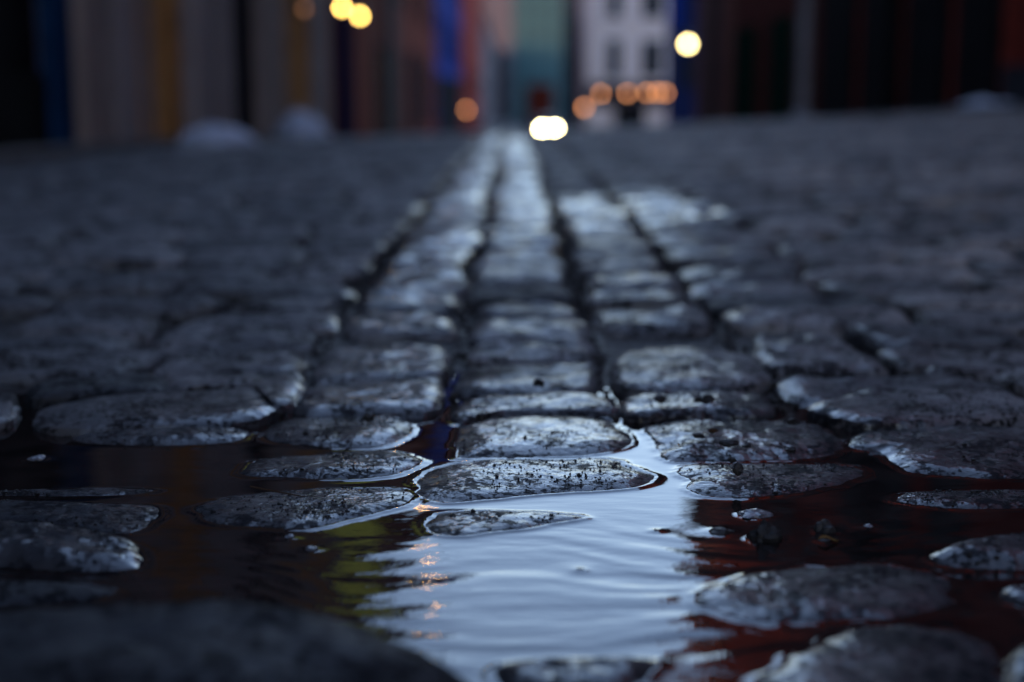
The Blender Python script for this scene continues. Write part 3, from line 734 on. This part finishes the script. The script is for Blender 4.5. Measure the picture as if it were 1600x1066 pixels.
row_house(-1, XL, yl(752.5), yl(781), 8.5, M['greywall'], 'grey rendered farthest house of the left row', windows=(8, 0, 1.2, 1.8, (1, 4.2), M['darkwood'], M['glass']))

row_house(1, XR, -9, yr(1572), 11.5, M['redbrick'], 'dark red house at the right border of the picture', windows=(5, 0, 1.1, 1.8, (1.1, 4.2, 7.2), M['darkwood'], M['glass']), plinth=M['darkgrey'])
row_house(1, XR, yr(1571), yr(1276), 12.2, M['rightbrick'], 'long dark red brick house with black shop windows on the right',
          strips=[(yr(a), yr(b), .07, -.3, 2.3, M['black'], 'shop_window') for a, b in ((1560, 1500), (1480, 1420), (1405, 1350), (1335, 1285))] + [(yr(1398), yr(1372), .12, -.3, 11, M['black'], 'downpipe')],
          windows=(4, 0, 1.1, 1.9, (3.6, 6.6, 9.2), M['darkwood'], M['glass']))
row_house(1, XR, yr(1274), yr(1142), 12.8, M['brownbrick'], 'blackish brick house with green shutters at its foot on the right',
          strips=[(yr(1236), yr(1205), .06, -.2, 1.9, M['greenshut'], 'shutter'), (yr(1180), yr(1150), .06, -.2, 1.9, M['greenshut'], 'shutter')], windows=(3, 0, 1.1, 1.8, (3.6, 6.6), M['darkwood'], M['glass']))
row_house(1, XR, yr(1141), yr(1087), 14.6, M['corner'], 'brown brick corner house at the end of the right row', strips=[(yr(1121), yr(1112), .1, -.3, 13, M['darkgrey'], 'downpipe')],
          windows=(3, 0, 1.1, 1.8, (4.2, 7.2, 10.2), M['darkwood'], M['glass']))

# frontal buildings beyond the crossing
def front_building(name, x0, x1, Y, ztop, wall, label, depth=9):
    g = float(base(Y)) - .1
    r = thing(name, ((x0 + x1) / 2, Y, g), label, 'building', 'buildings beyond the crossing')
    MB().box(x0 - (x0 + x1) / 2, 0, -.5, x1 - (x0 + x1) / 2, depth, ztop - g).build('wall', wall, r)
    return r, (x0 + x1) / 2, g
def win(r, x0, x1, z0, z1, fm, gm, out=.06, t=.10):
    m = MB(); m.box(x0 - t, -out, z0, x0, -.002, z1).box(x1, -out, z0, x1 + t, -.002, z1).box(x0 - t, -out - .004, z1, x1 + t, -.002, z1 + t).box(x0 - t - .05, -out - .05, z0 - t, x1 + t + .05, -.002, z0)
    f = m.build('window', fm, r); MB().box(x0, -.03, z0, x1, -.002, z1).build('pane', gm, f)
Yw = 88.0
a, b = at(919, 0, Yw).x, at(1043, 0, Yw).x
r, cx, g = front_building('white_building', a, b, Yw, 8.6, M['white'], 'white building with dark windows facing down the street beyond the crossing')
for u0, u1 in ((950, 972), (1004, 1036)):
    for v0, v1 in ((-170, -95), (-60, 28), (62, 122)):
        win(r, at(u0, 0, Yw).x - cx, at(u1, 0, Yw).x - cx, at(800, v1, Yw).z - g, at(800, v0, Yw).z - g, M['whitetrim'], M['glass'])
z1, z0 = at(800, 122, Yw).z - g, at(800, 168, Yw).z - g
MB().box(a - cx + .05, -.08, z0, b - cx - .05, -.004, z1 - .3).build('shop_sign', M['darkgrey'], r)
MB().box(at(962, 0, Yw).x - cx, -.10, -.3, at(1012, 0, Yw).x - cx, -.004, z0 - .02).build('shop_window', M['black'], r)
MB().box(a - cx - .1, -.30, 8.6 - g - .5, b - cx + .1, -.004, 8.6 - g).build('cornice', M['whitetrim'], r)
r, cx, g = front_building('blue_building', at(1043.6, 0, Yw).x, at(1120, 0, Yw).x, Yw + .6, 6.8, M['navy'], 'narrow deep blue building right of the white one')
MB().box(at(1046, 0, Yw).x - cx, -.12, at(0, 45, Yw).z - g, at(1064, 0, Yw).x - cx, -.004, at(0, -60, Yw).z - g).build('sign_board', M['bluewall'], r)
win(r, at(1072, 0, Yw).x - cx, at(1086, 0, Yw).x - cx, 3.4, 5.2, M['darkwood'], M['glass'])
Yd = 125.0
r, cx, g = front_building('dark_building', at(886, 0, Yd).x, at(922, 0, Yd).x, Yd, 10.5, M['darkgrey'], 'narrow dark building between the teal tower and the white building')
for z in (2.2, 5.4, 8.6): win(r, -.5, .5, z, z + 1.8, M['darkwood'], M['glass'])
Yt = 230.0
r, cx, g = front_building('glass_tower', at(801, 0, Yt).x, at(884, 0, Yt).x, Yt, 24.0, M['tealdark'], 'hazy teal glass tower at the far end of the street', depth=14)
w = at(884, 0, Yt).x - at(801, 0, Yt).x
for k in range(8):
    for q in range(4):
        x0 = -w / 2 + .25 + q * (w - .3) / 4
        MB().box(x0, -.12, 1.2 + k * 3.4, x0 + (w - .3) / 4 - .25, -.004, 3.9 + k * 3.4).build('window', M['teal'], r)
r, cx, g = front_building('far_building', at(740, 0, 260).x, at(803, 0, 260).x, 262.0, 34.0, M['greywall'], 'far grey building closing the street left of the teal tower')
for z in (2, 6, 10): win(r, -1.5, 1.5, z, z + 2, M['darkwood'], M['glass'])
r, cx, g = front_building('brick_pavilion', at(824, 0, 150).x, at(866, 0, 150).x, 150, at(0, 132, 150).z, M['brownbrick'], 'low reddish building in front of the teal tower', depth=5)
MB().box(-1.0, -.06, .2, 1.0, -.004, 2.2).build('door', M['darkwood'], r)

# ------------------------------------------------------------------ lamps
def globe(mb, c, rad, n=14):
    prof = [(max(.002, rad * math.sin(math.pi * i / 10)), -rad * math.cos(math.pi * i / 10)) for i in range(11)]
    mb.lathe(c, prof, n); return mb
def wall_lantern(p, wall_x, rad, mat, label, name='wall_lantern'):
    """lantern on a bracket; p is the middle of its bulb"""
    r = thing(name, p, label, 'lantern', 'lamps along the street')
    d = wall_x - p.x
    m = MB(); m.tube((d, 0, .30), (0, 0, .30), .018, n=8); m.tube((d, 0, .02), (d * .3, 0, .30), .012, n=8); m.box(d - .02, -.05, -.06, d + .02, .05, .36); m.build('bracket', M['iron'], r)
    m = MB(); m.lathe((0, 0, 0), [(.05, rad + .16), (.11, rad + .10), (.13, rad + .03), (.12, rad + .012)], 12); m.tube((0, 0, rad + .15), (0, 0, .31 if rad < .15 else rad + .3), .012, n=8); m.build('hood', M['iron'], r)
    m = MB(); n = 10
    for k in range(n):   # curved reflector, added between bulb and wall to keep lamplight off the wall
        a0, a1 = [math.radians(102 + 156 * (k + q) / n) for q in (0, 1)]
        R1, R2 = rad + .035, rad + .05
        q = [(math.copysign(1, d) * -math.cos(a) * R_, math.sin(a) * R_) for a in (a0, a1) for R_ in (R1, R2)]
        m.add([(x, y, z) for z in (-rad - .05, rad + .01) for x, y in q], [(0, 1, 3, 2), (4, 6, 7, 5), (0, 2, 6, 4), (1, 5, 7, 3), (0, 4, 5, 1), (2, 3, 7, 6)])
    m.build('light_shield', M['iron'], r)
    globe(MB(), (0, 0, 0), rad).build('bulb', mat, r, True)
    return r
def front_lantern(p, wy, rad, mat, label):
    r = thing('wall_lantern', p, label, 'lantern', 'lamps along the street')
    m = MB(); m.tube((0, wy - p.y, .26), (0, 0, .26), .02, n=8); m.box(-.06, wy - p.y - .03, .12, .06, wy - p.y - .001, .38); m.build('bracket', M['iron'], r)
    m = MB(); m.lathe((0, 0, 0), [(.05, rad + .12), (.12, rad + .07), (.14, rad + .012)], 12); m.build('hood', M['iron'], r)
    globe(MB(), (0, 0, 0), rad).build('bulb', mat, r, True)
wall_lantern(at(534, 12, 23.4), XL, .045, M['lamp_yellow'], 'brighter and higher of the two yellow lamps on the left')
wall_lantern(at(562, 25, 26.6), XL, .050, M['lamp_yellow'], 'lower of the two yellow lamps on the left')
wall_lantern(at(475, 14, 20.0), XL, .045, M['lamp_dim'], 'dim brownish lamp left of the two yellow ones')
wall_lantern(at(728, 172, 90.0), XL, .13, M['lamp_dim'] if False else M['lamp_orange'], 'single orange lamp low on the red house at the left')
wall_lantern(at(656, -545, 31.0), XL, .045, M['lamp_gold'], 'lamp high above the picture whose gold flecks show in the puddle')
for i, (u, v, lab) in enumerate(((939, 147, 'leftmost orange lamp on the white building'), (980, 146, 'second orange lamp from the left on the white building'),
                  (1011, 145, 'left one of the overlapping trio of orange lamps on the white building'), (1027, 145, 'middle one of the overlapping trio of orange lamps on the white building'),
                  (1040, 145, 'rightmost of the overlapping trio of orange lamps on the white building'))):
    front_lantern(at(u, v, Yw - .45), Yw - .08, .115, M['lamp_orange'], lab)
def post_lamp(p, rad, mat, label, arm=0.0):
    g = float(base(p.y)) - .02
    r = thing('street_lamp', (p.x + arm, p.y, g), label, 'street lamp', 'lamps along the street')
    h = p.z - g
    m = MB(); m.lathe((0, 0, 0), [(.13, 0), (.13, .25), (.08, .40), (.06, .9), (.045, h + (.32 if arm else -rad - .1))], 12); m.build('post', M['iron'], r)
    if arm: MB().tube((0, 0, h + .30), (-arm, 0, h + .30), .03, n=8).build('arm', M['iron'], r)
    m = MB(); m.lathe((-arm, 0, h), [(.05, rad + .30), (.16, rad + .12), (.20, rad + .015)] if arm else [(.05, -rad - .1), (.12, -rad - .02)], 14); m.build('hood', M['iron'], r)
    globe(MB(), (-arm, 0, h), rad).build('bulb', mat, r, True)
post_lamp(at(1075, 69, 58.0), .13, M['lamp_white'], 'bright white lamp beside the corner of the right row', arm=.9)
post_lamp(at(913, 168, 80.0), .12, M['lamp_orange'], 'orange lamp on a short post left of the white building')

# pale steel post at the right kerb
py_ = 18.6; px_ = at(1256, 100, py_).x; g = gz(px_, py_)
r = thing('steel_post', (px_, py_, g), 'pale grey steel post standing at the right kerb in front of the brick houses', 'post')
MB().lathe((0, 0, 0), [(.085, 0), (.085, 4.6)], 14).build('pole', M['steel'], r)
MB().lathe((0, 0, 0), [(.15, 0), (.15, .04), (.095, .10)], 14).build('base_plate', M['steel'], r)
MB().lathe((0, 0, 0), [(.095, 4.6), (.095, 4.64), (.02, 4.70)], 14).build('cap', M['steel'], r)

# yellow banner hung out from the left row, seen only in the puddle
r = thing('banner', (XL, 22.0, CH + 6.0), 'yellow green banner hung out from the left row, mirrored in the puddle', 'banner')
v, f = [], []
for i in range(13):
    for j in range(7):
        v.append((.0 + j * .15, .03 * math.sin(j * 1.3 + i * .4), .0 + i * .20))
for i in range(12):
    for j in range(6): f.append((i * 7 + j, i * 7 + j + 1, i * 7 + j + 8, i * 7 + j + 7))
mesh_obj('cloth', v, f, M['yellow'], r, True)
MB().tube((0, 0, 2.43), (.95, 0, 2.43), .02, n=8).build('rod', M['iron'], r)

# ------------------------------------------------------------------ snow left lying at the kerbs
def snow(x, y, rx, ry, h, seed, label):
    n, m_ = 40, 12; v = [(0, 0, h)]; 
    for k in range(1, m_ + 1):
        q = k / m_
        for i in range(n):
            a = 2 * math.pi * i / n
            rr = q * (1 + .22 * float(fbm(math.cos(a) * 1.5 + seed, math.sin(a) * 1.5, seed, 2)))
            z = h * (1 - q ** 2) ** .8 if q < 1 else -.06
            z += .28 * h * float(fbm(math.cos(a) * q * 3 + seed, math.sin(a) * q * 3, 2.0, 3)) * (1 - q)
            v.append((rx * rr * math.cos(a), ry * rr * math.sin(a), z))
    f = [(0, 1 + i, 1 + (i + 1) % n) for i in range(n)]
    for k in range(m_ - 1):
        a, b = 1 + k * n, 1 + (k + 1) * n
        f += [(a + i, b + i, b + (i + 1) % n, a + (i + 1) % n) for i in range(n)]
    o = mesh_obj('snow_heap', v, f, M['snow'], smooth=True)
    o.location = (x, y, float(top(x, y)) - .01)
    tag(o, label, 'snow heap', 'snow heaps at the kerbs')
snow(-1.93, 9.3, .26, .30, .15, 1.3, 'brightest snow heap lying on the cobbles before the stucco house on the left')
snow(-2.45, 16.6, .34, .50, .34, 4.1, 'taller dimmer snow heap against the foot of the pale pilasters on the left')
snow(4.25, 12.8, .36, .5, .11, 7.7, 'low dim snow heap at the right kerb')

# ------------------------------------------------------------------ oncoming car
cy_ = 103.0; hl = at(857, 201, cy_); g = hl.z - .66
car = thing('car', (hl.x, cy_, g), 'oncoming dark car with both headlights on in the middle of the far street', 'car')
prof = [(0.0, .28), (-.02, .62), (.10, .80), (1.15, .95), (1.85, 1.40), (3.1, 1.44), (3.9, 1.02), (4.25, .95), (4.3, .30)]
def car_shell():
    v, f = [], []; n = len(prof)
    for k, (sx, tz) in enumerate(((-.84, 0), (-.80, 0), (.80, 0), (.84, 0))):
        for (y, z) in prof:
            inn = .16 * max(0, (z - .9) / .5)
            v.append((math.copysign(abs(sx) - inn, sx), y, z if k in (1, 2) else z - .02))
    for k in range(3):
        for i in range(n - 1): f.append((k * n + i, k * n + i + 1, (k + 1) * n + i + 1, (k + 1) * n + i))
        f.append((k * n + n - 1, k * n, (k + 1) * n, (k + 1) * n + n - 1))
    f += [tuple(range(n)), tuple(reversed(range(3 * n, 4 * n)))]
    return v, f
v, f = car_shell(); mesh_obj('body', v, f, M['carpaint'], car)
def slab(q0, q1, w0, w1, off):
    (y0, z0), (y1, z1) = q0, q1
    return [(-w0, y0 - off, z0 + off), (w0, y0 - off, z0 + off), (w1, y1 - off, z1 + off), (-w1, y1 - off, z1 + off)], [(0, 1, 2, 3)]
v, f = slab((1.22, 1.0), (1.80, 1.36), .70, .62, .012); mesh_obj('windscreen', v, f, M['glass'], car)
for s in (-1, 1):
    v = [(s * .815, 1.5, 1.0), (s * .815, 3.5, 1.0), (s * .70, 3.1, 1.36), (s * .70, 1.95, 1.36)]; mesh_obj('side_window', v, [(0, 1, 2, 3)], M['glass'], car)
    MB().box(s * .86 - .08, 1.35, .98, s * .86 + .08, 1.47, 1.10).build('mirror', M['carpaint'], car)
    lamp = MB().lathe((0, 0, 0), [(.12, 0), (.12, .05)], 14).build('headlight', M['steel'], car)
    lamp.location = (s * .46, -.03, .66); lamp.rotation_euler = (math.radians(90), 0, 0)
    globe(MB(), (0, 0, .05), .15).build('bulb', M['head'], lamp, True)
    for y in (.85, 3.4):
        wv = MB().tube((s * .66, y, .31), (s * .86, y, .31), .31, n=20).build('wheel', M['tyre'], car)
        MB().tube((s * .862, y, .31), (s * .872, y, .31), .19, n=16).build('rim', M['steel'], wv)
MB().box(-.40, -.05, .42, .40, -.021, .58).build('grille', M['iron'], car)
MB().box(-.80, -.10, .26, .80, -.025, .40).build('bumper', M['carpaint'], car)

# ------------------------------------------------------------------ light
SUN_EL, SUN_ROT = math.radians(4.0), math.radians(250)
w = bpy.data.worlds.new('World'); scene.world = w; w.use_nodes = True
nt = w.node_tree; bg = nt.nodes['Background']
sky = nt.nodes.new('ShaderNodeTexSky'); sky.sky_type = 'NISHITA'; sky.sun_disc = False
sky.sun_elevation = SUN_EL; sky.sun_rotation = SUN_ROT; sky.air_density = 1.0; sky.dust_density = 2.0; sky.ozone_density = 2.0
mx = nt.nodes.new('ShaderNodeMix'); mx.data_type = 'RGBA'; mx.blend_type = 'MULTIPLY'; mx.inputs[0].default_value = 1.0
mx.inputs[7].default_value = (19.0, 16.0, 17.6, 1)   # long exposure at dusk
nt.links.new(sky.outputs[0], mx.inputs[6]); nt.links.new(mx.outputs[2], bg.inputs[0])
bg.inputs[1].default_value = .15
sd = bpy.data.lights.new('sun', 'SUN'); sd.energy = .04; sd.angle = math.radians(12); sd.color = (1.0, .9, .8)
so = bpy.data.objects.new('sun', sd); COL.objects.link(so)
dirv = Vector((math.sin(SUN_ROT) * math.cos(SUN_EL), math.cos(SUN_ROT) * math.cos(SUN_EL), math.sin(SUN_EL)))
so.rotation_euler = dirv.to_track_quat('Z', 'Y').to_euler(); so.location = (0, 0, 30)

# ------------------------------------------------------------------ camera
cd = bpy.data.cameras.new('camera'); cam = bpy.data.objects.new('camera', cd); COL.objects.link(cam)
cd.sensor_width = 36; cd.lens = 50; cd.clip_start = .02; cd.clip_end = 2000
cam.location = (0, 0, CH); cam.rotation_euler = (math.pi / 2 - TH, 0, 0)
cd.dof.use_dof = True; cd.dof.focus_distance = .965; cd.dof.aperture_fstop = 3.1; cd.dof.aperture_blades = 0
scene.camera = cam

scene.render.engine = 'CYCLES'
scene.cycles.use_adaptive_sampling = False
scene.cycles.use_denoising = True
scene.cycles.max_bounces = 6; scene.cycles.diffuse_bounces = 3; scene.cycles.glossy_bounces = 4
scene.cycles.sample_clamp_indirect = 4.0
scene.cycles.caustics_reflective = False; scene.cycles.caustics_refractive = False
scene.view_settings.view_transform = 'Standard'; scene.view_settings.look = 'None'; scene.view_settings.exposure = 0; scene.view_settings.gamma = 1
